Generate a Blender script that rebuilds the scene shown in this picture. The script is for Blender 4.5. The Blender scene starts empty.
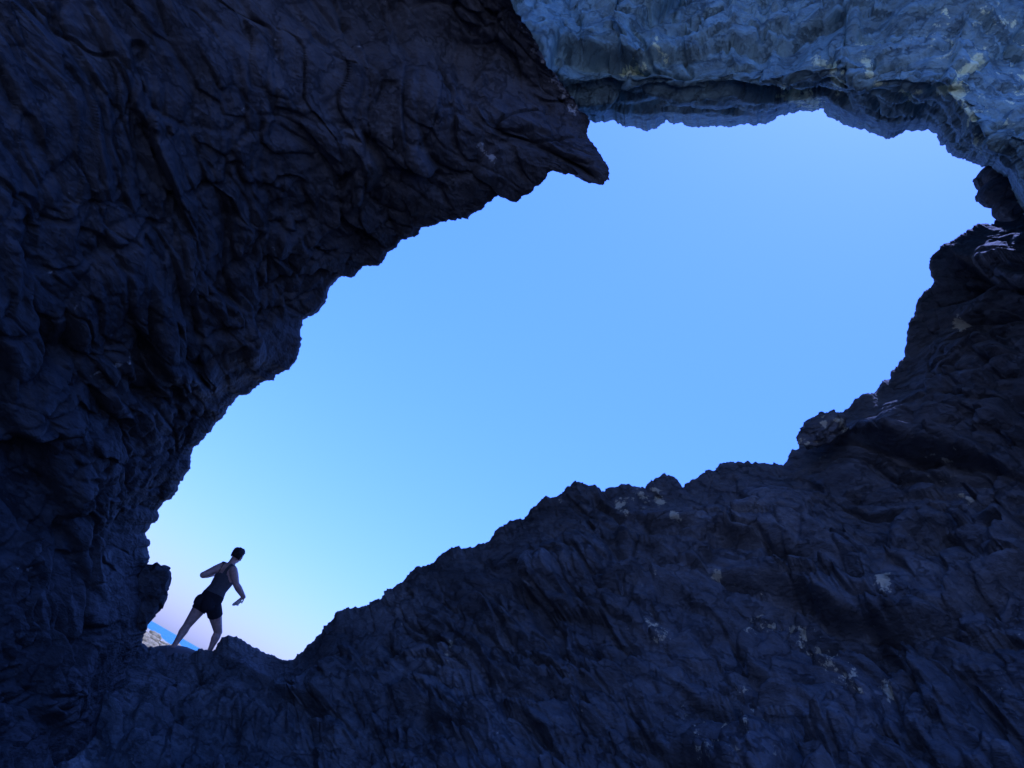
import bpy, bmesh, math, random
import numpy as np
from mathutils import Vector, Matrix

random.seed(7)
rng = np.random.default_rng(11)
scene = bpy.context.scene
COL = scene.collection
R = math.radians

# ------------------------------------------------------------------ camera
W, H, F = 1024, 768, 769.0
CAM = np.array([0.0, 0.0, 2.2])            # sea level is z = 0
PITCH, ROLL = R(26.55), R(29.7)
fwd = np.array([0, math.cos(PITCH), math.sin(PITCH)])
r0 = np.array([1.0, 0, 0]); u0 = np.array([0, -math.sin(PITCH), math.cos(PITCH)])
right = math.cos(ROLL) * r0 + math.sin(ROLL) * u0
up = -math.sin(ROLL) * r0 + math.cos(ROLL) * u0

def ray(px, py):
    px = np.asarray(px, float); py = np.asarray(py, float)
    d = fwd + right * ((px - W / 2) / F)[..., None] + up * ((H / 2 - py) / F)[..., None]
    return d / np.linalg.norm(d, axis=-1, keepdims=True)

def pt(px, py, dist):
    return CAM + ray(px, py) * dist

cam_data = bpy.data.cameras.new("camera")
cam = bpy.data.objects.new("camera", cam_data); COL.objects.link(cam)
cam_data.sensor_width = 36; cam_data.lens = F / W * 36
cam_data.clip_start = 0.05; cam_data.clip_end = 100000
m = Matrix((right, up, -fwd)).transposed().to_4x4()
m.translation = Vector(CAM)
cam.matrix_world = m
scene.camera = cam

# ------------------------------------------------------------------ noise (numpy)
def h3(ix, iy, iz, seed):
    n = (ix.astype(np.int64) * 374761393 + iy.astype(np.int64) * 668265263 + iz.astype(np.int64) * 2147483647 + seed * 1274126177) & 0xFFFFFFFF
    n = ((n ^ (n >> 13)) * 1274126177) & 0xFFFFFFFF
    n = ((n ^ (n >> 16)) * 2246822519) & 0xFFFFFFFF
    return ((n ^ (n >> 15)) & 0xFFFFFF) / float(0xFFFFFF)

def vnoise(p, seed=0):
    i = np.floor(p).astype(np.int64); f = p - i
    u = f * f * f * (f * (f * 6 - 15) + 10)
    out = 0
    for dx in (0, 1):
        for dy in (0, 1):
            for dz in (0, 1):
                w = (u[:, 0] if dx else 1 - u[:, 0]) * (u[:, 1] if dy else 1 - u[:, 1]) * (u[:, 2] if dz else 1 - u[:, 2])
                out = out + w * h3(i[:, 0] + dx, i[:, 1] + dy, i[:, 2] + dz, seed)
    return out * 2 - 1

def fbm(p, oct=4, seed=0, gain=0.5):
    a, s, tot = 1.0, 0.0, 0.0
    q = p.copy()
    for k in range(oct):
        s = s + a * vnoise(q, seed + k * 17); tot += a
        a *= gain; q = q * 2.03 + 13.7
    return s / tot

def ridged(p, oct=4, seed=0):
    a, s, tot = 1.0, 0.0, 0.0
    q = p.copy()
    for k in range(oct):
        s = s + a * (1 - 2 * np.abs(vnoise(q, seed + k * 31))); tot += a
        a *= 0.5; q = q * 2.1 + 5.3
    return s / tot

def facets(p, seed=0, tilt=1.5):
    """fractured rock: every Worley cell is a plane of its own tilt; returns (height, edge distance)"""
    c = np.floor(p).astype(np.int64)
    best = np.full(len(p), 1e9); sec = np.full(len(p), 1e9); val = np.zeros(len(p)); wsum = np.zeros(len(p))
    for dx in (-1, 0, 1):
        for dy in (-1, 0, 1):
            for dz in (-1, 0, 1):
                ix, iy, iz = c[:, 0] + dx, c[:, 1] + dy, c[:, 2] + dz
                d0 = p[:, 0] - ix - h3(ix, iy, iz, seed + 1)
                d1 = p[:, 1] - iy - h3(ix, iy, iz, seed + 2)
                d2 = p[:, 2] - iz - h3(ix, iy, iz, seed + 3)
                d = d0 * d0 + d1 * d1 + d2 * d2
                v = ((h3(ix, iy, iz, seed + 4) - .5) * d0 + (h3(ix, iy, iz, seed + 5) - .5) * d1 + (h3(ix, iy, iz, seed + 6) - .5) * d2) * 2 * tilt \
                    + (h3(ix, iy, iz, seed + 7) - .5) * 0.40
                w = np.exp(-np.minimum(d, 3) * 95)
                val += w * v; wsum += w
                nb = d < best
                sec = np.where(nb, best, np.minimum(sec, d)); best = np.where(nb, d, best)
    return val / (wsum + 1e-30), np.sqrt(sec) - np.sqrt(best)

def sstep(a, b, x):
    t = np.clip((x - a) / (b - a), 0, 1)
    return t * t * (3 - 2 * t)

def rock_height(p, seed, strata_n, spacing=0.55):
    """metres of relief (unit strength) at world points p"""
    warp = np.stack([fbm(p * 0.5, 3, seed + 60), fbm(p * 0.5 + 31, 3, seed + 61), fbm(p * 0.5 + 77, 3, seed + 62)], 1)
    q = p + warp * 0.7
    a = np.asarray(strata_n, float); a = a / np.linalg.norm(a)
    t1 = np.cross(a, [0.3, 0.5, 0.81]); t1 /= np.linalg.norm(t1); t2 = np.cross(a, t1)
    loc = np.stack([q @ a, q @ t1 * 0.30, q @ t2 * 0.55], 1)      # cells stretched along the bedding
    h = 0.55 * fbm(p * 0.30, 3, seed)
    cr = np.abs(fbm(np.stack([q @ a * .55, q @ t1 * .9, q @ t2 * .9], 1), 4, seed + 70)); h = h - 0.13 * (1 - sstep(0, .035, cr))
    v, e = facets(loc * 0.75, seed + 5); h = h + 0.40 * v - 0.07 * (1 - sstep(0, .10, e))
    v, e = facets(loc * 2.0 + 3.3, seed + 25); h = h + 0.21 * v - 0.05 * (1 - sstep(0, .12, e))
    v, e = facets(loc * 5.5 + 9.1, seed + 45); h = h + 0.10 * v - 0.03 * (1 - sstep(0, .2, e))
    s = (q @ a) / spacing + 0.5 * fbm(p * 0.8, 3, seed + 9)
    fr = s - np.floor(s)
    h = h + 0.05 * (fr - sstep(0.70, 1.0, fr))                    # bedding steps
    st = np.stack([q @ a * 5.0, q @ t1 * 0.7, q @ t2 * 2.2], 1)
    h = h + 0.06 * ridged(st, 3, seed + 80) + 0.03 * ridged(loc * 7.0, 3, seed + 85) + 0.014 * fbm(p * 18, 3, seed + 90)
    return h

# ------------------------------------------------------------------ materials
def nodes_of(name):
    mt = bpy.data.materials.new(name); mt.use_nodes = True
    nt = mt.node_tree; b = nt.nodes["Principled BSDF"]
    return mt, nt, b

def N(nt, typ, **kw):
    n = nt.nodes.new(typ)
    for k, v in kw.items():
        setattr(n, k, v)
    return n

def ramp(nt, fac, stops, interp='LINEAR'):
    r = N(nt, 'ShaderNodeValToRGB'); r.color_ramp.interpolation = interp
    el = r.color_ramp.elements
    while len(el) < len(stops): el.new(0.5)
    for e, (pos, c) in zip(el, stops):
        e.position = pos; e.color = (*c, 1) if len(c) == 3 else c
    nt.links.new(fac, r.inputs[0]); return r.outputs[0]

def mixc(nt, fac, a, b, mode='MIX'):
    n = N(nt, 'ShaderNodeMix', data_type='RGBA', blend_type=mode)
    for sock, v in ((n.inputs[0], fac), (n.inputs[6], a), (n.inputs[7], b)):
        if isinstance(v, (int, float)): sock.default_value = v
        elif isinstance(v, tuple): sock.default_value = (*v, 1)
        else: nt.links.new(v, sock)
    return n.outputs[2]

def rock_material(name, dark, mid, pale, patch, rough=0.72, scale=1.0, bump=0.75):
    mt, nt, b = nodes_of(name)
    tc = N(nt, 'ShaderNodeTexCoord')
    mp = N(nt, 'ShaderNodeMapping'); mp.inputs['Rotation'].default_value = (0.5, 0.9, 0.3); mp.inputs['Scale'].default_value = (1, 0.45, 1.6)
    nt.links.new(tc.outputs['Object'], mp.inputs[0])
    n1 = N(nt, 'ShaderNodeTexNoise'); n1.inputs['Scale'].default_value = 0.7 * scale; n1.inputs['Detail'].default_value = 8; n1.inputs['Roughness'].default_value = .62
    n2 = N(nt, 'ShaderNodeTexNoise'); n2.inputs['Scale'].default_value = 6 * scale; n2.inputs['Detail'].default_value = 8; n2.inputs['Roughness'].default_value = .65
    n3 = N(nt, 'ShaderNodeTexNoise'); n3.inputs['Scale'].default_value = 26 * scale; n3.inputs['Detail'].default_value = 6
    v1 = N(nt, 'ShaderNodeTexVoronoi', feature='DISTANCE_TO_EDGE'); v1.inputs['Scale'].default_value = 3.2 * scale
    for n in (n1, n2, n3): nt.links.new(mp.outputs[0], n.inputs['Vector'])
    wv = mixc(nt, 0.35, mp.outputs[0], n2.outputs['Color'], 'ADD'); nt.links.new(wv, v1.inputs['Vector'])
    c = ramp(nt, n1.outputs[0], [(.30, dark), (.52, mid), (.74, pale)])
    c2 = ramp(nt, n2.outputs[0], [(.3, (.55, .55, .58)), (.6, (1.0, 1.0, 1.0)), (.8, (1.5, 1.5, 1.45))])
    c = mixc(nt, 1.0, c, c2, 'MULTIPLY')
    vein = ramp(nt, v1.outputs[0], [(0, (.5, .5, .5)), (.05, (1, 1, 1))])
    c = mixc(nt, 0.6, c, vein, 'MULTIPLY')
    at = N(nt, 'ShaderNodeAttribute', attribute_name='pale_patch')  # mask of pale patches at set spots, broken up by noise
    pm = N(nt, 'ShaderNodeMath', operation='MULTIPLY_ADD')
    nt.links.new(at.outputs['Fac'], pm.inputs[0]); pm.inputs[1].default_value = 1.0
    n4 = N(nt, 'ShaderNodeTexNoise'); n4.inputs['Scale'].default_value = 7 * scale; n4.inputs['Detail'].default_value = 9; n4.inputs['Roughness'].default_value = .7
    nt.links.new(tc.outputs['Object'], n4.inputs['Vector'])
    nn = N(nt, 'ShaderNodeMath', operation='MULTIPLY_ADD'); nt.links.new(n4.outputs[0], nn.inputs[0]); nn.inputs[1].default_value = 3.2; nn.inputs[2].default_value = -1.6
    nt.links.new(nn.outputs[0], pm.inputs[2])
    msk = ramp(nt, pm.outputs[0], [(.55, (0, 0, 0)), (.72, (1, 1, 1))])
    c = mixc(nt, msk, c, patch)
    nt.links.new(c, b.inputs['Base Color'])
    b.inputs['Roughness'].default_value = rough
    b.inputs['Specular IOR Level'].default_value = 0.35
    hm = N(nt, 'ShaderNodeMath', operation='MULTIPLY_ADD'); nt.links.new(n2.outputs[0], hm.inputs[0]); hm.inputs[1].default_value = 1.0
    h2 = N(nt, 'ShaderNodeMath', operation='MULTIPLY'); nt.links.new(n3.outputs[0], h2.inputs[0]); h2.inputs[1].default_value = 0.35
    nt.links.new(h2.outputs[0], hm.inputs[2])
    cr_ = N(nt, 'ShaderNodeTexVoronoi', feature='F1', distance='MINKOWSKI'); cr_.inputs['Scale'].default_value = 5.5 * scale; cr_.inputs['Exponent'].default_value = 4; cr_.inputs['Randomness'].default_value = .9
    wv2 = mixc(nt, 0.22, mp.outputs[0], n2.outputs['Color'], 'ADD'); nt.links.new(wv2, cr_.inputs['Vector'])
    h3_ = N(nt, 'ShaderNodeMath', operation='MULTIPLY_ADD'); nt.links.new(cr_.outputs['Color'], h3_.inputs[0]); h3_.inputs[1].default_value = .55; nt.links.new(hm.outputs[0], h3_.inputs[2]); hm = h3_
    cd = N(nt, 'ShaderNodeTexVoronoi', feature='DISTANCE_TO_EDGE'); cd.inputs['Scale'].default_value = 1.9 * scale; cd.inputs['Randomness'].default_value = 1
    wv3 = mixc(nt, 0.5, mp.outputs[0], n2.outputs['Color'], 'ADD'); nt.links.new(wv3, cd.inputs['Vector'])
    ck = ramp(nt, cd.outputs[0], [(0, (0, 0, 0)), (.035, (1, 1, 1))])
    h4_ = N(nt, 'ShaderNodeMath', operation='MULTIPLY_ADD'); nt.links.new(ck, h4_.inputs[0]); h4_.inputs[1].default_value = .6; nt.links.new(hm.outputs[0], h4_.inputs[2]); hm = h4_
    bp = N(nt, 'ShaderNodeBump'); bp.inputs['Strength'].default_value = bump; bp.inputs['Distance'].default_value = 0.06
    nt.links.new(hm.outputs[0], bp.inputs['Height']); nt.links.new(bp.outputs[0], b.inputs['Normal'])
    return mt

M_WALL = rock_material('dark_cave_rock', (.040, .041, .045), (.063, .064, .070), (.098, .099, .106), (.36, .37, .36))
M_ROOF = rock_material('roof_rock_glare_tint', (.17, .25, .245), (.235, .335, .325), (.29, .40, .385), (.66, .74, .42))  # brightness and teal put into the colour to stand for the glare veil
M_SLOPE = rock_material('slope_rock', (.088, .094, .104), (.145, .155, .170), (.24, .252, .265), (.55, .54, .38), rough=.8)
M_SHORE = rock_material('pale_shore_rock', (.36, .26, .09), (.66, .49, .18), (.80, .64, .28), (.75, .6, .3), rough=.9, scale=1.4)

def simple(name, col, rough=.7, noise=None, sub=0.0):
    mt, nt, b = nodes_of(name)
    tc = N(nt, 'ShaderNodeTexCoord'); n = N(nt, 'ShaderNodeTexNoise'); n.inputs['Scale'].default_value = noise or 30; n.inputs['Detail'].default_value = 5
    nt.links.new(tc.outputs['Object'], n.inputs['Vector'])
    c = ramp(nt, n.outputs[0], [(.3, tuple(v * .8 for v in col)), (.7, tuple(min(1, v * 1.2) for v in col))])
    nt.links.new(c, b.inputs['Base Color']); b.inputs['Roughness'].default_value = rough
    if sub: b.inputs['Subsurface Weight'].default_value = sub; b.inputs['Subsurface Scale'].default_value = .02
    return mt

# ------------------------------------------------------------------ mesh helpers
def link(name, verts, faces, mat, parent=None, smooth=True):
    me = bpy.data.meshes.new(name)
    verts = np.asarray(verts, np.float32)
    if isinstance(faces, np.ndarray):
        nf = len(faces); k = faces.shape[1]
        me.vertices.add(len(verts)); me.vertices.foreach_set('co', verts.ravel())
        me.loops.add(nf * k); me.loops.foreach_set('vertex_index', faces.astype(np.int32).ravel())
        me.polygons.add(nf); me.polygons.foreach_set('loop_start', np.arange(0, nf * k, k, dtype=np.int32))
        me.update(calc_edges=True)
    else:
        me.from_pydata([tuple(map(float, v)) for v in verts], [], faces)
    me.polygons.foreach_set('use_smooth', np.full(len(me.polygons), smooth))
    me.materials.append(mat)
    ob = bpy.data.objects.new(name, me); COL.objects.link(ob)
    if parent: ob.parent = parent
    return ob

def grid_faces(nj, ni):
    j, i = np.meshgrid(np.arange(nj - 1), np.arange(ni - 1), indexing='ij')
    a = (j * ni + i).ravel()
    return np.stack([a, a + 1, a + ni + 1, a + ni], 1)

def grid_normals(P):
    du = np.gradient(P, axis=1); dv = np.gradient(P, axis=0)
    n = np.cross(du, dv); n /= np.linalg.norm(n, axis=2, keepdims=True) + 1e-9
    return n

def set_attr(ob, name, vals):
    a = ob.data.attributes.new(name, 'FLOAT', 'POINT'); a.data.foreach_set('value', np.asarray(vals, np.float32))

def slerp(a, b, t):
    om = np.arccos(np.clip((a * b).sum(-1, keepdims=True), -1, 1)); so = np.sin(om)
    return (np.sin((1 - t) * om) * a + np.sin(t * om) * b) / so

def structure(o): o['kind'] = 'structure'; return o
def tag(o, label, cat, group=None):
    o['label'] = label; o['category'] = cat
    if group: o['group'] = group
    return o

# ------------------------------------------------------------------ rock masses
def resample(pts, step, jit, seed):
    """pts rows: px, py, extra columns..; resampled along pixel length with a little fractal jaggedness"""
    pts = np.asarray(pts, float)
    L = np.concatenate([[0], np.cumsum(np.hypot(np.diff(pts[:, 0]), np.diff(pts[:, 1])))])
    n = int(L[-1] / step) + 1
    s = np.linspace(0, L[-1], n)
    out = np.stack([np.interp(s, L, pts[:, k]) for k in range(pts.shape[1])], 1)
    z = np.zeros_like(s)
    for k in (0, 1):
        q = np.stack([s * 0.11, z + k * 9.1, z + seed], 1)
        out[:, k] += jit * (fbm(q, 4, seed, .72))
    return out

def controls(lip, ctrl):
    """ctrl: (px, py, r_lip, qx, qy, r_q) given at some outline points -> interpolated along the outline"""
    lip = np.asarray(lip, float)
    L = np.concatenate([[0], np.cumsum(np.hypot(np.diff(lip[:, 0]), np.diff(lip[:, 1])))])
    rows = []
    for c in ctrl:
        k = np.argmin(np.hypot(lip[:, 0] - c[0], lip[:, 1] - c[1])); rows.append((L[k], *c[2:]))
    rows.sort(); rows = np.array(rows)
    ex = np.stack([np.interp(L, rows[:, 0], rows[:, k]) for k in range(1, rows.shape[1])], 1)
    return np.concatenate([lip, ex], 1)

def mass(name, lip, ctrl, mat, seed, strata, profile, amp=1.0, step=1.0, nrows=300, ext=60, thick=2.5, jit=4.0, backdrop=0.30, ext_r=1.1, back_z=None, pale_patch=None, fade=70.0, texp=1.55, settle=0.14, pvar=0.0, bias=240.0):
    c = resample(controls(lip, ctrl), step, jit, seed)
    ni = len(c)
    # smooth the controls so that columns do not kink
    k = 41; ker = np.hanning(k); ker /= ker.sum()
    for col in range(2, 7):
        c[:, col] = np.convolve(np.pad(c[:, col], k // 2, mode='edge'), ker, 'valid')
    dp0 = ray(c[:, 0], c[:, 1])
    k = 91; ker = np.hanning(k); ker /= ker.sum()
    def sm(a):
        pad = np.concatenate([2 * a[0] - a[k // 2:0:-1], a, 2 * a[-1] - a[-2:-k // 2 - 1:-1]])
        return np.convolve(pad, ker, 'valid')
    dps = ray(sm(c[:, 0]), sm(c[:, 1]))
    k = 361; ker = np.hanning(k); ker /= ker.sum()
    dpw = ray(sm(c[:, 0]), sm(c[:, 1]))
    def lipdir(t):
        w = float(sstep(0.0, settle, t)); w3 = float(sstep(0.06, 0.45, t))
        d = dp0 * (1 - w) + (dps * (1 - w3) + dpw * w3) * w
        return d / np.linalg.norm(d, axis=1, keepdims=True)
    dp = dps; dq = ray(c[:, 3], c[:, 4])
    pixlen = np.hypot(c[:, 3] - c[:, 0], c[:, 4] - c[:, 1])
    rows, tpx = [], []
    # outer face, from far outside to the lip; unseen depth shaped to block sun
    for t in (np.linspace(1, 0, 41)[:-1]) ** 1.5:
        d = slerp(lipdir(t * backdrop), dq, t * backdrop)
        rr = c[:, 2] + c[:, 6] * (1 - (1 - t) ** 12)
        rows.append(CAM + d * rr[:, None]); tpx.append(t * backdrop * pixlen)
    tt = (np.arange(nrows) / (nrows - 1)) ** texp
    colv = np.exp(pvar * fbm(np.stack([np.arange(ni) * .013, np.zeros(ni), np.full(ni, seed * 1.0)], 1), 5, seed + 3, .6))
    for t in tt:
        d = slerp(lipdir(t), dq, t)
        f = profile(t * colv)
        rr = c[:, 2] + (c[:, 5] - c[:, 2]) * f
        rows.append(CAM + d * rr[:, None]); tpx.append(t * pixlen)
    om = np.arccos(np.clip((dp * dq).sum(1), -1, 1))
    if ext > 0:  # unseen wrap past the frame, its reach set to limit fill light
        for e in np.linspace(0, 1, 40)[1:]:
            t = 1 + e * R(ext) * (np.interp(c[:, 4], [-600, -350, 0], [.5, .75, 1]) if name == 'cave_wall' else 1.0) / om
            d = slerp(dp, dq, t[:, None])
            rr = c[:, 5] * (1 + (ext_r - 1) * e)
            rows.append(CAM + d * rr[:, None]); tpx.append(pixlen + e * 600)
    P = np.array(rows); T = np.array(tpx)
    n = grid_normals(P)
    kb = np.hanning(33); kb /= kb.sum()
    n = np.stack([np.stack([np.convolve(np.pad(n[j, :, q], 16, mode='edge'), kb, 'valid') for q in range(3)], 1) for j in range(len(n))], 0)
    n /= np.linalg.norm(n, axis=2, keepdims=True) + 1e-9
    toward = CAM - P
    sgn = np.sign((n * toward).sum(2)); 
    front = np.arange(len(P)) >= 40
    if np.median(sgn[front]) < 0: n = -n
    flat = P.reshape(-1, 3)
    h = rock_height(flat, seed, strata).reshape(T.shape)
    w = sstep(0, fade, T); w2 = sstep(8, bias, T)
    h = np.minimum(h, 0) * w + np.maximum(h, 0) * w2 * np.where(np.arange(len(P)) < 40, .12, 1.0)[:, None]
    h = np.where((np.arange(len(P)) < 40)[:, None], h * .4 * sstep(0, 120, T), h)
    fine = 0.03 * fbm(flat * 7, 4, seed + 200).reshape(T.shape)
    dist = np.linalg.norm(P - CAM, axis=2)
    scl = np.clip(dist / 7.0, 0.35, 1.0)
    Q = P + n * ((h * amp * scl) + fine * scl * sstep(0, 6, T))[..., None]
    faces = grid_faces(*T.shape)
    ob = link(name, Q.reshape(-1, 3), faces, mat)
    if pale_patch:
        rel = Q - CAM
        z = rel @ fwd; X = W / 2 + F * (rel @ right) / np.maximum(z, .01); Y = H / 2 - F * (rel @ up) / np.maximum(z, .01)
        cr = np.zeros(T.shape)
        for (ax, ay, bx, by, rad, s) in pale_patch:
            vx, vy = bx - ax, by - ay; L2 = vx * vx + vy * vy + 1e-6
            u = np.clip(((X - ax) * vx + (Y - ay) * vy) / L2, 0, 1)
            d = np.hypot(X - ax - u * vx, Y - ay - u * vy)
            cr = np.maximum(cr, s * np.clip(1.15 - (d / rad) * 0.42, 0, 1))
        cr[z < 0.3] = 0; cr[:34] = 0
        set_attr(ob, 'pale_patch', cr.ravel())
    return structure(ob)

LIP_A = [(110, 720), (128, 665), (141, 643), (144.5, 638), (147, 628), (147, 600), (140, 575), (146.4, 564.5), (148.8, 550.4), (151.8, 541), (145, 536),
  (146.6, 529.4), (153.2, 521.7), (159.4, 515), (159.4, 509.5), (165.4, 501), (172, 498.4), (178.7, 487.3), (187.5, 470.7), (190.8, 458.6), (193.5, 448),
  (203, 439.7), (215.2, 425.3), (224, 415.4), (227.4, 408), (236.2, 399.2), (246.2, 394.4), (259.6, 382.2), (266.8, 382.3), (274.5, 379.3), (276.5, 375),
  (287.5, 369.5), (296.4, 359.6), (300.1, 347.4), (302.6, 327.5), (301.5, 322), (304.1, 318.6), (315.2, 315.8), (323, 304.2), (331.8, 284.3), (342.9, 277.7),
  (353.9, 275.5), (362, 267), (372.8, 265), (378.5, 265), (387, 256), (401, 242.2), (416, 235.9), (421.5, 228), (442, 223), (454.3, 220.3), (459, 216.2),
  (469.4, 218.1), (480.3, 209.4), (491.3, 201.2), (500.8, 193.8), (502.2, 197.6), (515.9, 202), (532.3, 188.9), (540.5, 182), (551.4, 172.5), (562.4, 173.8),
  (576, 176.6), (589.7, 182.6), (602, 186.1), (608.8, 179.3), (611.6, 172.5), (606.1, 161.5), (599.3, 150.6), (592.4, 143.2), (586.4, 139.7), (587.8, 128.7),
  (589.7, 116), (579, 108), (574, 102), (565, 88), (552, 72), (539, 49), (528, 28), (516, 12), (505, -12), (492, -50), (480, -110), (470, -190), (465, -300)]
CTRL_A = [(110, 720, 10.6, -350, 1150, 3.6, 4), (147, 628, 10.4, -560, 820, 3.6, 4), (165, 501, 9.8, -640, 420, 3.8, 14), (302, 327, 8.4, -600, 0, 4.8, 24),
  (459, 216, 7.4, -520, -190, 6.0, 30), (551, 172, 7.0, -460, -270, 6.6, 30), (611, 172, 6.9, -440, -310, 6.8, 2.5), (586, 139, 7.1, -430, -345, 7.0, 2.5), (574, 102, 7.1, -425, -410, 7.4, 2.5),
  (516, 12, 6.9, -430, -590, 8.2, 2.5), (465, -300, 6.4, -460, -950, 8.8, 2)]

LIP_B = [(380, 150), (440, 135), (500, 128), (545, 124), (570, 121), (590, 119.5), (602.2, 121.9), (621, 122.6), (626.8, 127.3), (637.3, 128.9), (647.9, 130.8), (658.4, 126.6), (666.6, 120.2),
  (673.7, 124.9), (681.9, 123.7), (691.2, 126.1), (705.3, 125.4), (719.4, 126.6), (733.4, 127.3), (740.5, 124.2), (754.5, 125.4), (766.2, 124.2), (775.6, 119.5),
  (785, 114.8), (793, 111.5), (803.8, 110), (822.9, 110), (830, 116.7), (839.6, 122.7), (849, 128.7), (862.2, 129.9), (870.5, 133.9), (877.7, 135.8),
  (887.2, 140.1), (899.1, 135.8), (912.2, 130.3), (925.3, 130.6), (934.9, 135.8), (939.6, 144.1), (945.6, 144.9), (948, 152.5), (956.3, 157.3), (968.2, 160.8),
  (980, 166.8), (992, 167), (1005, 180), (1015, 200), (1040, 240), (1080, 290), (1140, 350), (1220, 420)]
CTRL_B = [(380, 150, 12.0, 330, -700, 8.0, 30), (590, 119, 11.6, 520, -760, 8.0, 30), (705, 125, 11.2, 700, -800, 7.6, 30), (823, 110, 10.6, 1000, -800, 7.0, 26), (880, 136, 10.3, 1150, -760, 6.6, 12), (918, 130, 10.1, 1250, -720, 6.4, 8.0),
  (945, 145, 9.9, 1400, -640, 6.2, 1.6), (968, 161, 9.8, 1480, -540, 6.0, 1.3), (992, 167, 9.7, 1560, -460, 5.8, 1.7), (1080, 290, 9.2, 1650, -200, 5.4, 3.5), (1220, 420, 9.0, 1700, 60, 5.2, 6)]  # last column: unseen outer depth, set to keep sun off ledge and slope

LIP_C = [(1330, 60), (1220, 120), (1120, 165), (1050, 192), (1015, 205), (1002, 213), (999, 218), (995.5, 223), (976.2, 224.6), (960.3, 234.5), (941, 246.8), (930.4, 259), (929.7, 268), (934.6, 281), (925, 289), (916.3, 301.4), (914.6, 313.7),
  (909.3, 322.5), (905, 341.8), (904.5, 355), (893, 370.5), (891.7, 378.5), (883.9, 381), (875.7, 391.9), (863.9, 392.4), (854.8, 397.4), (847.5, 406.5), (838.4, 412.5),
  (834.7, 417.9), (827.4, 418.5), (814.7, 425.8), (804.6, 433.8), (801.9, 442), (790, 453), (783.7, 463.9), (769, 463.9), (754.9, 462), (734.4, 461.1), (721.2, 462),
  (715.4, 470.8), (709.5, 469.3), (699.2, 475.7), (690.5, 479.6), (683.1, 486), (675.8, 478), (662.6, 474.6), (655.3, 478), (645, 487.5), (628.9, 484.5), (611.3, 486.3),
  (602.6, 490.4), (593.8, 484), (583.5, 483.4), (575.6, 480.4), (565.9, 486.9), (555.7, 497.1), (546.9, 496.3), (536.6, 505.9), (524.9, 518.5), (517.6, 517.6),
  (498.5, 528), (485.6, 543), (470, 547.8), (457.5, 545.6), (445, 551), (432.5, 562.8), (415.3, 568), (395, 586.9), (387, 589.4), (374.7, 601), (357.5, 605.6),
  (340.3, 611), (331, 621), (316.9, 635), (312, 641.6), (298, 655.6), (287, 661.9), (277.7, 657.6), (266, 653.6), (252, 646.5), (242.5, 640.7), (236.7, 635.5),
  (227.3, 633.2), (222.6, 636), (219, 641.9), (213, 650), (202.7, 648.2), (188.6, 653.6), (168.7, 653.6), (155.8, 647.7), (141.7, 643.5), (125, 640), (100, 640), (60, 640)]
CTRL_C = [(1330, 60, 10.4, 1750, 120, 5.2, 2.5), (1002, 213, 10.6, 1700, 420, 4.6, 2.5), (930, 265, 10.3, 1600, 640, 4.4, 2.5), (875, 392, 9.8, 1500, 860, 4.2, 2.5), (784, 464, 9.6, 1350, 1050, 4.0, 2.5), (683, 486, 9.6, 1150, 1200, 3.8, 2.5),
  (575, 480, 9.7, 900, 1250, 3.6, 2.5), (445, 551, 10.2, 640, 1260, 3.6, 2.5), (331, 621, 10.8, 440, 1230, 3.6, 2.5), (287, 662, 11.2, 350, 1200, 3.6, 2), (227, 633, 11.4, 260, 1180, 3.6, 1.5),
  (168, 653, 11.6, 120, 1150, 3.6, 1.5), (60, 640, 11.6, -120, 1120, 3.6, 2)]

def prof_wall(t): return 0.25 * t ** 0.45 + 0.75 * t ** 0.95
def prof_slope(t): return 0.10 * t ** 0.4 + 0.90 * t ** 1.15
def prof_roof(t):
    # a thick slab: the underside runs back towards us, then the cliff face above it rises steeply
    return 1.10 * (1 - np.exp(-t / 0.034)) - 3.0 * t

CR_A = [(522, 22, 545, 60, 5, .55), (545, 60, 574, 108, 5, .55), (480, 145, 492, 160, 3, .5), (75, 380, 100, 370, 4, .45), (115, 365, 130, 355, 4, .45)]
CR_B = [(624, 72, 642, 70, 4, .9), (664, 58, 670, 50, 4, .85), (657, 44, 658, 46, 3, .8), (780, 92, 800, 98, 5, .9), (800, 98, 815, 104, 5, .9), (830, 66, 838, 84, 5, .75),
  (862, 46, 870, 72, 4, .7), (878, 84, 886, 82, 3, .7), (905, 95, 918, 95, 4, .8), (940, 92, 955, 88, 4, .9), (955, 78, 980, 60, 5, .9), (955, 88, 965, 105, 4, .8),
  (965, 105, 972, 125, 4, .7), (972, 125, 980, 148, 4, .6), (985, 60, 1030, 80, 26, .36), (815, 62, 822, 64, 4, .7), (940, 30, 960, 60, 14, .4), (1005, 20, 1024, 60, 20, .4)]
CR_C = [(752, 622, 800, 636, 5, .62), (800, 636, 852, 686, 8, .6), (886, 684, 890, 698, 4, .95), (718, 574, 719, 580, 3, .9), (640, 494, 646, 500, 5, .7), (656, 490, 660, 502, 4, .75),
  (674, 515, 682, 520, 3, .8), (620, 500, 626, 512, 4, .6), (650, 620, 660, 640, 6, .5), (812, 428, 822, 426, 5, .8), (882, 580, 884, 586, 5, .7), (955, 320, 962, 325, 4, .9),
  (985, 690, 1000, 680, 8, .4), (938, 455, 970, 500, 10, .4), (700, 740, 760, 720, 20, .35), (445, 660, 452, 640, 2, .6)]  # pale speckles and bands, plus sunlit spots and a glint painted in

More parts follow.
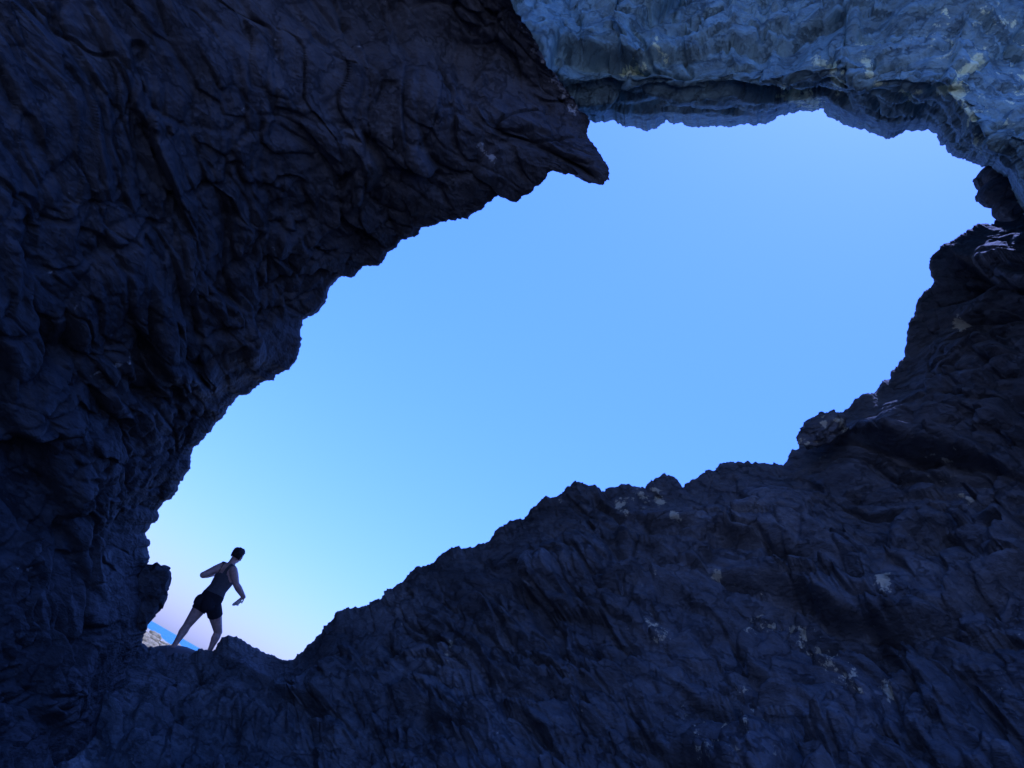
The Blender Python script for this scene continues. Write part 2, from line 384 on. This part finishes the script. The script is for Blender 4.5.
mass('cave_wall', LIP_A, CTRL_A, M_WALL, 101, (0.44, 0.10, 0.88), prof_wall, ext=80, thick=2.2, pale_patch=CR_A, amp=.5, nrows=400, texp=1.3, settle=.05, fade=40, bias=130)
mass('cave_roof', LIP_B, CTRL_B, M_ROOF, 202, (0.2, 0.5, 0.85), prof_roof, ext=0, thick=3.0, pale_patch=CR_B, amp=.45, fade=14, settle=.035, pvar=.55, bias=60)
mass('rock_slope', LIP_C, CTRL_C, M_SLOPE, 303, (0.12, -0.18, 0.95), prof_slope, ext=78, thick=2.6, pale_patch=CR_C, settle=.05, fade=40, bias=130)

# ------------------------------------------------------------------ boulders
def ico(sub):
    bm = bmesh.new(); bmesh.ops.create_icosphere(bm, subdivisions=sub, radius=1.0)
    v = np.array([x.co[:] for x in bm.verts]); f = np.array([[q.index for q in p.verts] for p in bm.faces]); bm.free()
    return v, f
ICO = {k: ico(k) for k in (1, 2, 3, 4, 5)}

def boulder(name, centre, rad, axes, seed, mat, sub=5, rough=0.16, cell=1.3):
    v, f = ICO[sub]
    q = v * cell + seed * 3.7
    val, e = facets(q, seed, .9)
    h = 1 + rough * 1.4 * val + rough * .8 * fbm(v * 1.3 + seed, 3, seed)
    val, e = facets(v * 3.7 + seed, seed + 3, .8)
    h = h + rough * .35 * val
    if sub >= 4: h = h + rough * .16 * fbm(v * 9 + seed, 4, seed + 7)
    p = (v * h[:, None]) * np.asarray(rad)
    p = p @ np.asarray(axes)
    ob = link(name, p, f, mat); ob.location = Vector(centre)
    return ob

AX = np.array([right, -fwd, up])
def tilt(deg, ax=AX):
    c, s = math.cos(R(deg)), math.sin(R(deg))
    return np.array([ax[0] * c + ax[2] * s, ax[1], -ax[0] * s + ax[2] * c])

def block(name, outline, dist, depth, seed, mat):
    """angular block: an irregular outline given real thickness, with broken, chipped faces front and back"""
    q = np.array(outline + outline[:1], float)
    L = np.concatenate([[0], np.cumsum(np.hypot(*np.diff(q, axis=0).T))])
    t = np.linspace(0, L[-1], 121)[:-1]
    ring = pt(np.interp(t, L, q[:, 0]), np.interp(t, L, q[:, 1]), dist)
    c = ring.mean(0); ax = c - CAM; ax /= np.linalg.norm(ax)
    rows = []
    prof = [(-1.0, 0.0), (-1.0, .25), (-.98, .5), (-.90, .72), (-.75, .84), (-.55, .92), (-.3, .97), (-.1, .995), (.05, 1.0), (.25, .99), (.5, .95), (.75, .86), (.92, .66), (1.0, .4), (1.02, 0.0)]
    dense = np.linspace(0, len(prof) - 1, 57)
    for u in dense:
        z = np.interp(u, range(len(prof)), [p_[0] for p_ in prof]); k = np.interp(u, range(len(prof)), [p_[1] for p_ in prof])
        rows.append(c + (ring - c) * k + ax * z * depth)
    P = np.array(rows); flat = P.reshape(-1, 3)
    v1, _ = facets(flat * 4.5, seed, 1.2); v2, _ = facets(flat * 11, seed + 9, 1.0)
    h = (.07 * v1 + .03 * v2 + .012 * fbm(flat * 30, 3, seed)).reshape(P.shape[:2])
    away = P - c; away /= np.linalg.norm(away, axis=2, keepdims=True) + 1e-6
    kk = np.interp(dense, range(len(prof)), [p_[1] for p_ in prof])[:, None]
    P = P + away * np.where(kk > .97, np.clip(h, -.012, .006), np.minimum(h, .03))[..., None]
    ni = P.shape[1]; F_ = [(j * ni + i, j * ni + (i + 1) % ni, (j + 1) * ni + (i + 1) % ni, (j + 1) * ni + i) for j in range(len(P) - 1) for i in range(ni)]
    o = link(name, P.reshape(-1, 3) - c, np.array(F_), mat); o.location = Vector(c)
    return o
o = block('boulder', [(146.9, 627.8), (147.6, 623), (153.4, 616), (160.5, 610), (162.8, 603), (165.5, 598), (168, 593.8), (169, 586), (171, 577.4), (170.3, 569.2), (165, 566.8), (161, 566), (157.7, 563.3), (152, 565),
    (146.4, 564.5), (136, 563), (124, 572), (119, 595), (124, 618), (136, 632)], 10.3, .33, 41, M_WALL)
tag(o, 'dark angular boulder jutting out of the left cave wall beside the person', 'boulder')
o = boulder('boulder', pt(998, 177, 9.3), (.155, .3, .135), tilt(-20), 9, M_SLOPE, rough=.09)
tag(o, 'upper of two rounded dark stones wedged where the roof meets the right slope', 'boulder')
o = boulder('boulder', pt(1002, 191, 9.2), (.185, .3, .15), tilt(15), 14, M_SLOPE, rough=.09)
tag(o, 'lower and larger rounded dark stone wedged where the roof meets the right slope', 'boulder')
o = boulder('boulder', pt(1008, 208, 9.1), (.11, .2, .13), tilt(30), 19, M_SLOPE, rough=.10)
tag(o, 'smallest dark stone, tucked under the two wedged stones at the right corner of the opening', 'boulder')
o = boulder('boulder', pt(823, 430, 8.95), (.26, .22, .15), tilt(32), 23, M_SLOPE, rough=.22, cell=1.8)
set_attr(o, 'pale_patch', np.clip(.35 + .5 * fbm(ICO[5][0] * 2.5 + 4, 3, 5), 0, 1))
tag(o, 'small pale flecked block perched on the notch of the right ridge', 'boulder')

# ------------------------------------------------------------------ ground and sea
def hit(px, py, z):
    d = ray(np.array(px), np.array(py)); return CAM + d * ((z - CAM[2]) / d[2])
S1, S2 = hit(147.6, 627.6, 0), hit(172.2, 645.4, 0)
sv = (S2 - S1)[:2]; sv /= np.linalg.norm(sv)
sn = np.array([-sv[1], sv[0]])
if sn @ (CAM[:2] - S1[:2]) < 0: sn = -sn                   # towards the land

PAZ = ray(np.array(205.), np.array(625.)); PA = np.array([PAZ[0], PAZ[1], 0]); PA /= np.linalg.norm(PA)
D0 = 11.75
def J(px, py, off=0.0):
    d = ray(np.array(float(px)), np.array(float(py))); return CAM + d * ((D0 + off) / (d @ PA))
FOOT_L = J(169.3, 654.6, 0.02); FOOT_R = J(207.0, 656.5, 0.22)

def ground_z(x, y):
    p = np.stack([x, y, np.zeros_like(x)], 1)
    d = np.hypot(x, y)
    s = (x - S1[0]) * sn[0] + (y - S1[1]) * sn[1]          # metres inland of the waterline
    z = 1.15 * (1 - np.exp(-np.maximum(s, 0) / 45.0)) - 3.0 * (1 - np.exp(np.minimum(s, 0) / 30.0))
    z = z + (0.10 * fbm(p * .25, 4, 3) + .05 * fbm(p * 1.1, 4, 4)) * sstep(-5, 8, s)
    z = z - .25 * (1 - sstep(4, 12, d))
    for f in (FOOT_L, FOOT_R):
        r2 = ((x - f[0]) ** 2 + (y - f[1]) ** 2)
        w = np.exp(-(r2 / .33) ** 2)
        z = z * (1 - w) + w * (f[2] - .004)
    # a broad shoulder of rock under the person
    c = (FOOT_L + FOOT_R) / 2 + PA * .7
    w = np.exp(-(((x - c[0]) ** 2 + (y - c[1]) ** 2) / 2.6) ** 2)
    return np.maximum(z, w * (min(FOOT_L[2], FOOT_R[2]) - .06 + .04 * fbm(p * 3, 3, 8)) + (1 - w) * z)

nr, na = 330, 720
rad = np.concatenate([np.linspace(.05, 20, 170), np.geomspace(20.1, 450, 130), np.geomspace(470, 40000, 30)])
az = np.linspace(0, 2 * math.pi, na)
RR, AZ = np.meshgrid(rad, az, indexing='ij')
X, Y = (RR * np.sin(AZ)).ravel(), (RR * np.cos(AZ)).ravel()
Z = ground_z(X, Y)
mg, nt, b = nodes_of('beach_ground')
tc = N(nt, 'ShaderNodeTexCoord'); sep = N(nt, 'ShaderNodeSeparateXYZ'); nt.links.new(tc.outputs['Object'], sep.inputs[0])
vo = N(nt, 'ShaderNodeTexVoronoi'); vo.inputs['Scale'].default_value = 1.6; nt.links.new(tc.outputs['Object'], vo.inputs['Vector'])
vs2 = N(nt, 'ShaderNodeTexVoronoi'); vs2.inputs['Scale'].default_value = 9; nt.links.new(tc.outputs['Object'], vs2.inputs['Vector'])
no = N(nt, 'ShaderNodeTexNoise'); no.inputs['Scale'].default_value = .3; no.inputs['Detail'].default_value = 8; nt.links.new(tc.outputs['Object'], no.inputs['Vector'])
peb = ramp(nt, vo.outputs['Color'], [(.1, (.32, .25, .12)), (.5, (.56, .46, .22)), (.9, (.70, .58, .32))])
peb2 = ramp(nt, vs2.outputs['Color'], [(.1, (.6, .6, .6)), (.9, (1.25, 1.2, 1.15))])
c = mixc(nt, 1.0, peb, peb2, 'MULTIPLY')
c = mixc(nt, ramp(nt, no.outputs[0], [(.42, (0, 0, 0)), (.6, (.7, .7, .7))]), c, (.56, .46, .22))
at = N(nt, 'ShaderNodeAttribute', attribute_name='bedrock')
c = mixc(nt, at.outputs['Fac'], c, (.14, .135, .14))
nt.links.new(c, b.inputs['Base Color']); b.inputs['Roughness'].default_value = .85
bp = N(nt, 'ShaderNodeBump'); bp.inputs['Strength'].default_value = .8; bp.inputs['Distance'].default_value = .15
nt.links.new(vo.outputs['Distance'], bp.inputs['Height']); nt.links.new(bp.outputs[0], b.inputs['Normal'])
g = link('ground', np.stack([X, Y, Z], 1), grid_faces(nr, na)[:, ::-1], mg)
d = np.hypot(X, Y)
set_attr(g, 'bedrock', (1 - sstep(13, 17, d)) * sstep(-8, -3, Y))
structure(g)

ms, nt, b = nodes_of('sea_water')
b.inputs['Base Color'].default_value = (.02, .10, .13, 1); b.inputs['Roughness'].default_value = .3; b.inputs['Specular IOR Level'].default_value = .3; b.inputs['IOR'].default_value = 1.33
tc = N(nt, 'ShaderNodeTexCoord'); no = N(nt, 'ShaderNodeTexNoise'); no.inputs['Scale'].default_value = .35; no.inputs['Detail'].default_value = 6
nt.links.new(tc.outputs['Object'], no.inputs['Vector'])
bp = N(nt, 'ShaderNodeBump'); bp.inputs['Strength'].default_value = 1; bp.inputs['Distance'].default_value = 1.2
nt.links.new(no.outputs[0], bp.inputs['Height']); nt.links.new(bp.outputs[0], b.inputs['Normal'])
c = ramp(nt, no.outputs[0], [(.35, (.015, .16, .21)), (.65, (.03, .21, .27))]); nt.links.new(c, b.inputs['Base Color'])
ang = np.linspace(0, 2 * math.pi, 129)[:-1]
rs = [12 + S1[1] * 0, 60, 200, 800, 4000, 60000]
base = S1 - np.array([sn[0], sn[1], 0]) * 0
V = [(base[0], base[1], 0)]; Fc = []
for k, r in enumerate(rs):
    for t in ang: V.append((base[0] + r * math.cos(t), base[1] + r * math.sin(t), 0))
    for i in range(128):
        j = (i + 1) % 128
        if k == 0: Fc.append((0, 1 + i, 1 + j))
        else:
            o0 = 1 + (k - 1) * 128; o1 = 1 + k * 128
            Fc.append((o0 + i, o1 + i, o1 + j, o0 + j))
structure(link('sea', V, Fc, ms))

# pale boulders lying on the beach between the ledge and the water, seen past the person's legs
n = 0
while n < 70:
    px, py = random.uniform(138, 205), random.uniform(624, 668)
    h = (px - 150) * .496 - (py - 622) * .868
    if h > -8: continue
    p = hit(px, py, .55)
    s = (p[0] - S1[0]) * sn[0] + (p[1] - S1[1]) * sn[1]
    dd = math.hypot(p[0], p[1])
    if s < 3 or dd > 160 or dd < 22: continue
    k = random.uniform(.35, 1.0) * (0.35 + dd / 130)
    z = float(ground_z(np.array([p[0]]), np.array([p[1]]))[0])
    a = random.uniform(0, 6.28)
    o = boulder('shore_boulder', (p[0], p[1], z + k * .18), (k, k * random.uniform(.6, .9), k * random.uniform(.4, .65)),
                np.array([[math.cos(a), math.sin(a), 0], [-math.sin(a), math.cos(a), 0], [0, 0, 1]]), 100 + n, M_SHORE, sub=3, rough=.2)
    tag(o, 'sunlit tan boulder on the distant beach between the left wall and the sea', 'boulder', 'sunlit boulders on the distant beach')
    n += 1

# ------------------------------------------------------------------ person
FACE = PA * math.cos(R(42)) + np.array([PA[1], -PA[0], 0]) * math.sin(R(42))     # turned a little to the right of straight away
SIDE = np.array([FACE[1], -FACE[0], 0])                                         # the person's right
UPV = np.array([0, 0, 1.0])
balls, bones = [], []          # bones: (label, a, b, ra, rb)
sv_, sf_ = ICO[2]
def ball(c, r, axes=None):
    p = sv_ * np.asarray(r, float)
    if axes is not None: p = p @ np.asarray(axes)
    balls.append(p + np.asarray(c))
def limb(label, a, b, prof):
    a, b = np.asarray(a), np.asarray(b); L = np.linalg.norm(b - a)
    n = max(3, int(L / (min(prof) * .35)))
    for t in np.linspace(0, 1, n):
        ball(a + (b - a) * t, np.interp(t, np.linspace(0, 1, len(prof)), prof))
    bones.append((label, a, b, prof[0], prof[-1]))

pelvis = J(209.5, 601.5); waist = J(218.0, 588.5, .0); chest = J(227.8, 573.8, .02); neck0 = J(230.6, 565.5, .03)
TA = np.array([SIDE, FACE, UPV])
for t in np.linspace(0, 1, 26):
    c = np.where(t < .36, 0, 0) + (pelvis + (waist - pelvis) * (t / .36) if t < .36 else waist + (chest - waist) * ((t - .36) / .39) if t < .75 else chest + (neck0 - chest) * ((t - .75) / .25))
    wdt = np.interp(t, [0, .15, .36, .6, .78, .9, 1], [.165, .165, .138, .160, .178, .135, .066])
    dep = np.interp(t, [0, .15, .36, .6, .78, .9, 1], [.125, .118, .092, .108, .112, .085, .056])
    ball(c, (wdt, dep, .06), TA)
bones.append(('torso', pelvis, neck0, .14, .10))
ball(pelvis - FACE * .06 + SIDE * .07 - UPV * .05, (.09, .085, .10), TA); ball(pelvis - FACE * .06 - SIDE * .07 - UPV * .05, (.09, .085, .10), TA)
ball(chest + FACE * .075 + SIDE * .07 - UPV * .02, (.065, .055, .065), TA); ball(chest + FACE * .075 - SIDE * .07 - UPV * .02, (.065, .055, .065), TA)
ball(chest - FACE * .06 + SIDE * .07 + UPV * .03, (.07, .05, .09), TA); ball(chest - FACE * .06 - SIDE * .07 + UPV * .03, (.07, .05, .09), TA)
# head
head = J(237.4, 555.6, .05)
HF = PA * .92 + np.array([PA[1], -PA[0], 0]) * .38 - UPV * .10; HF /= np.linalg.norm(HF)
HS = np.cross(HF, UPV); HS /= np.linalg.norm(HS); HU = np.cross(HS, HF)
HA = np.array([HS, HF, HU])
limb('neck', neck0 - UPV * .02, head - UPV * .05 - HF * .02, [.060, .052, .050])
ball(head + HU * .02 - HF * .008, (.076, .096, .092), HA)
ball(head - HU * .045 + HF * .028, (.058, .064, .068), HA)
ball(head - HU * .088 + HF * .066, (.026, .022, .020), HA)                      # chin
for k in np.linspace(0, 1, 5): ball(head + HF * (.088 + .018 * k) + HU * (.012 - .036 * k), .008 + .005 * k)   # nose
for s in (-1, 1):
    ball(head + HF * .078 + HS * s * .031 + HU * .006, (.013, .010, .010), HA)  # eye
    ball(head + HF * .080 + HS * s * .030 + HU * .024, (.024, .012, .007), HA)  # brow
    ball(head + HF * .060 + HS * s * .042 - HU * .022, (.022, .022, .018), HA)  # cheek
    ball(head + HS * s * .078 - HF * .008 - HU * .008, (.010, .020, .031), HA)  # ear
ball(head + HF * .088 - HU * .050, (.022, .009, .006), HA); ball(head + HF * .087 - HU * .061, (.019, .009, .006), HA)
bones.append(('head', head + HU * .03, head - HU * .04, .09, .07))
# arms
shL = J(222.8, 566.0, .06); shR = J(233.4, 570.2, -.10)
elL = J(203.2, 575.0, -.06); haL = J(217.0, 573.5, .26)
elR = J(236.2, 584.5, -.24); wrR = J(243.6, 597.0, -.12)
ball(shL, .055); ball(shR, .055)
limb('arm', shL, elL, [.058, .058, .050, .044]); 
wrL = elL + (haL - elL) * .95
limb('forearm', elL, wrL, [.046, .049, .040, .031])
limb('arm', shR, elR, [.058, .058, .050, .044]); limb('forearm', elR, wrR, [.046, .049, .040, .031])
def hand(wr, tip, palm_n, curl, thumb_s):
    d = tip - wr; d /= np.linalg.norm(d)
    n = palm_n - d * (palm_n @ d); n /= np.linalg.norm(n); w = np.cross(d, n)
    A = np.array([w, d, n])
    ball(wr + d * .045, (.038, .048, .016), A); ball(wr + d * .075, (.038, .025, .014), A); ball(wr + d * .012, (.026, .022, .019), A)
    for k, (off, ln) in enumerate(((-.030, .066), (-.010, .076), (.011, .071), (.030, .055))):
        p = wr + d * .088 + w * off; ang_ = 0.15
        for seg, fr in enumerate((.45, .32, .23)):
            ang_ += curl * (.5 + .35 * seg)
            q = p + (d * math.cos(ang_) + n * math.sin(ang_) + w * off * 1.2) * ln * fr
            for t in np.linspace(0, 1, 5): ball(p + (q - p) * t, .0092 - .0012 * seg)
            p = q
    p = wr + d * .025 + w * thumb_s * .030
    for seg, (dx, dw, dn, ln) in enumerate(((.6, .75, .15, .036), (.85, .4, .3, .030), (.95, .1, .35, .024))):
        v = d * dx + w * thumb_s * dw + n * dn; v /= np.linalg.norm(v); q = p + v * ln
        for t in np.linspace(0, 1, 4): ball(p + (q - p) * t, .0118 - .001 * seg)
        p = q
    bones.append(('hand', wr, wr + d * .17, .03, .02))
hand(wrR, J(235.0, 603.2, -.05), PA * .3 - UPV, .55, -1)
hand(wrL, wrL + (haL - elL) / np.linalg.norm(haL - elL) * .1, -SIDE + UPV * .2, .5, 1)
# legs
hipL = pelvis - SIDE * .085 - UPV * .045; hipR = pelvis + SIDE * .085 - UPV * .045
hipL = .5 * hipL + .5 * J(203.5, 604, .05); hipR = .5 * hipR + .5 * J(215.5, 607, .02)
knL = J(187.6, 624.8, .06); anL = J(172.2, 648.6, -.02)
knR = J(218.2, 632.0, .20); anR = J(209.2, 651.8, .16)
limb('thigh', hipL, knL, [.098, .092, .074, .058]); limb('shin', knL, anL, [.055, .059, .048, .037, .034])
limb('thigh', hipR, knR, [.098, .092, .074, .058]); limb('shin', knR, anR, [.055, .059, .048, .037, .034])
for kn, an in ((knL, anL), (knR, anR)):
    d = an - kn; d /= np.linalg.norm(d); bk = -FACE - d * (-FACE @ d); bk /= np.linalg.norm(bk)
    ball(kn + (an - kn) * .3 + bk * .022, (.045, .045, .075), np.array([np.cross(bk, d), bk, d]))
def foot(an, gz, heading):
    hd = heading / np.linalg.norm(heading); sd_ = np.array([hd[1], -hd[0], 0]); A = np.array([sd_, hd, UPV])
    heel = np.array([an[0], an[1], gz]) - hd * .03
    for t in np.linspace(0, 1, 10):
        ball(np.array([an[0], an[1], an[2]]) * (1 - t) + (heel + UPV * .035) * t, .034)
    ball(heel + UPV * .032, (.032, .038, .032), A)
    for t in np.linspace(0, 1, 9):
        ball(heel + hd * (.02 + .15 * t) + UPV * (.040 - .018 * t), (.030 + .012 * math.sin(t * 2.6), .03, .036 - .016 * t), A)
    for k in range(5):
        o_ = -.030 + .015 * k
        for t in (0, .5, 1): ball(heel + hd * (.185 + .022 * t - abs(k - 1) * .007) + sd_ * o_ + UPV * .012, .0105)
    bones.append(('foot', heel, heel + hd * .2, .035, .02))
foot(anL, FOOT_L[2], FACE); foot(anR, FOOT_R[2], FACE + SIDE * .3)

def remeshed(name, parts, voxel, smooth):
    nv = 0; V, Fq = [], []
    for p in parts:
        V.append(p); Fq.append(sf_ + nv); nv += len(p)
    src = link('source', np.concatenate(V), np.concatenate(Fq), M_WALL)
    md = src.modifiers.new('r', 'REMESH'); md.mode = 'VOXEL'; md.voxel_size = voxel
    sm = src.modifiers.new('s', 'SMOOTH'); sm.factor = .5; sm.iterations = smooth
    dg = bpy.context.evaluated_depsgraph_get(); dg.update()
    me = src.evaluated_get(dg).to_mesh()
    v = np.zeros(len(me.vertices) * 3); me.vertices.foreach_get('co', v); v = v.reshape(-1, 3)
    nn_ = np.zeros(len(me.vertices) * 3); me.vertices.foreach_get('normal', nn_); nn_ = nn_.reshape(-1, 3)
    f = [tuple(p.vertices) for p in me.polygons]
    src.evaluated_get(dg).to_mesh_clear(); me0 = src.data
    bpy.data.objects.remove(src); bpy.data.meshes.remove(me0)
    return v, nn_, f
BV, BN, BF = remeshed('body', balls, .006, 5)
SKIN = simple('skin', (.60, .42, .34), .5, 25, .1); CLOTH = simple('dark_knit', (.11, .11, .125), .85, 60); SHORT = simple('black_cotton', (.025, .024, .032), .9, 60); HAIR = simple('dark_hair', (.03, .024, .022), .8, 140)
root = bpy.data.objects.new('person', None); COL.objects.link(root)
pos = (FOOT_L + FOOT_R) / 2; pos[2] = min(FOOT_L[2], FOOT_R[2]); root.location = Vector(pos)
tag(root, 'person in dark tank top and short black shorts striding on the rock ledge', 'person')
link('body', BV - pos, BF, SKIN, root)
lab = np.full(len(BV), -1); best = np.full(len(BV), 1e9); uu = np.zeros(len(BV))
for k, (l, a_, b_, ra, rb) in enumerate(bones):
    ab = b_ - a_; u = np.clip(((BV - a_) @ ab) / (ab @ ab), 0, 1)
    dd = np.linalg.norm(BV - a_ - u[:, None] * ab, axis=1) - (ra + (rb - ra) * u)
    nb = dd < best; best = np.where(nb, dd, best); lab = np.where(nb, k, lab); uu = np.where(nb, u, uu)
names = np.array([b_[0] for b_ in bones])[lab]
def garment(name, mask, off, mat):
    idx = -np.ones(len(BV), int); fs = [f for f in BF if all(mask[i] for i in f)]
    used = sorted({i for f in fs for i in f}); idx[used] = np.arange(len(used))
    ob = link(name, BV[used] + BN[used] * (off[used][:, None] if isinstance(off, np.ndarray) else off) - pos, [tuple(int(idx[i]) for i in f) for f in fs], mat, root)
    md = ob.modifiers.new('thickness', 'SOLIDIFY'); md.thickness = .005; md.offset = -1
    return ob
ax = neck0 - pelvis; hgt = ((BV - pelvis) @ ax) / (ax @ ax)
lat = (BV - pelvis - hgt[:, None] * ax) @ SIDE
mid = lat
tors = (names == 'torso') | ((names == 'arm') & (uu < .02)) | ((names == 'neck') & (uu < .05))
top = tors & (hgt > .17) & ((hgt < .72) | ((hgt < 1.02) & (np.abs(mid) > .035) & (np.abs(mid) < .10)))
garment('tank_top', top, .009, CLOTH)
pel = ((names == 'torso') & (hgt < .20)) | ((names == 'thigh') & (uu < .34))
garment('shorts', pel, .012, SHORT)
rel = BV - head
hm = (names == 'head') | (names == 'neck')
hx, hf, hu = rel @ HS, rel @ HF, rel @ HU
hairm = hm & (np.linalg.norm(rel, axis=1) < .16) & ((hu > .068) | ((hf < .0) & (hu > -.05) & ~((np.abs(hx) > .066) & (hu < .03) & (hf > -.03))) )
hv = garment('hair', hairm, .012 + .016 * fbm(np.stack([hx * 38, hf * 38, hu * 14], 1), 3, 12) + .004 * fbm(BV * 120, 2, 4), HAIR)

# small pale thing held in the right hand: a flat tapered slab with rounded edges
ia, ib = J(241.5, 600.6, -.12), J(232.2, 605.2, -.05)
idir = (ib - ia); il = np.linalg.norm(idir); idir /= il
iw = np.cross(idir, PA); iw /= np.linalg.norm(iw); it = np.cross(idir, iw)
V, Fc = [], []
prof = [(0, .010, .005), (.06, .020, .009), (.3, .028, .011), (.62, .027, .010), (.85, .019, .008), (.97, .010, .005), (1, .003, .002)]
for u, a_, t_ in prof:
    for k in range(16):
        q_ = 2 * math.pi * k / 16
        V.append(idir * il * u + iw * a_ * math.copysign(abs(math.cos(q_)) ** .7, math.cos(q_)) + it * t_ * math.copysign(abs(math.sin(q_)) ** .7, math.sin(q_)))
for j in range(len(prof) - 1):
    for k in range(16):
        k2 = (k + 1) % 16; Fc.append((j * 16 + k, j * 16 + k2, j * 16 + 16 + k2, j * 16 + 16 + k))
Fc.append(tuple(range(15, -1, -1))); Fc.append(tuple((len(prof) - 1) * 16 + k for k in range(16)))
o = link('pale_object', V, Fc, simple('pale_surface', (.82, .82, .78), .5, 40)); o.location = Vector(ia)
tag(o, "small flat pale object held in the person's lowered right hand", 'object')

# ------------------------------------------------------------------ light and sky
SUN_PX = (1000, -330)
sd = ray(*[np.array(v) for v in SUN_PX])
sun_el = math.asin(sd[2]); sun_az = math.atan2(sd[0], sd[1])
sl = bpy.data.lights.new('sun', 'SUN'); sl.energy = 2.7; sl.angle = R(.5); sl.color = (1, .90, .76)
so = bpy.data.objects.new('sun', sl); COL.objects.link(so)
so.rotation_euler = Vector(sd).to_track_quat('Z', 'Y').to_euler(); so.location = (0, 0, 60)

wd = bpy.data.worlds.new('World'); scene.world = wd; wd.use_nodes = True
wnt = wd.node_tree; bg = wnt.nodes['Background']
sky = wnt.nodes.new('ShaderNodeTexSky'); sky.sky_type = 'NISHITA'; sky.sun_disc = False
sky.sun_elevation = sun_el; sky.sun_rotation = sun_az
sky.air_density = 1.5; sky.dust_density = 0.75; sky.ozone_density = 1.0; sky.altitude = 0
wnt.links.new(sky.outputs[0], bg.inputs[0]); bg.inputs[1].default_value = 0.123

vs = scene.view_settings
vs.view_transform = 'Standard'; vs.look = 'None'; vs.gamma = 1; vs.use_curve_mapping = False; vs.exposure = 0
vs.use_white_balance = True; vs.white_balance_temperature = 3850; vs.white_balance_tint = 48
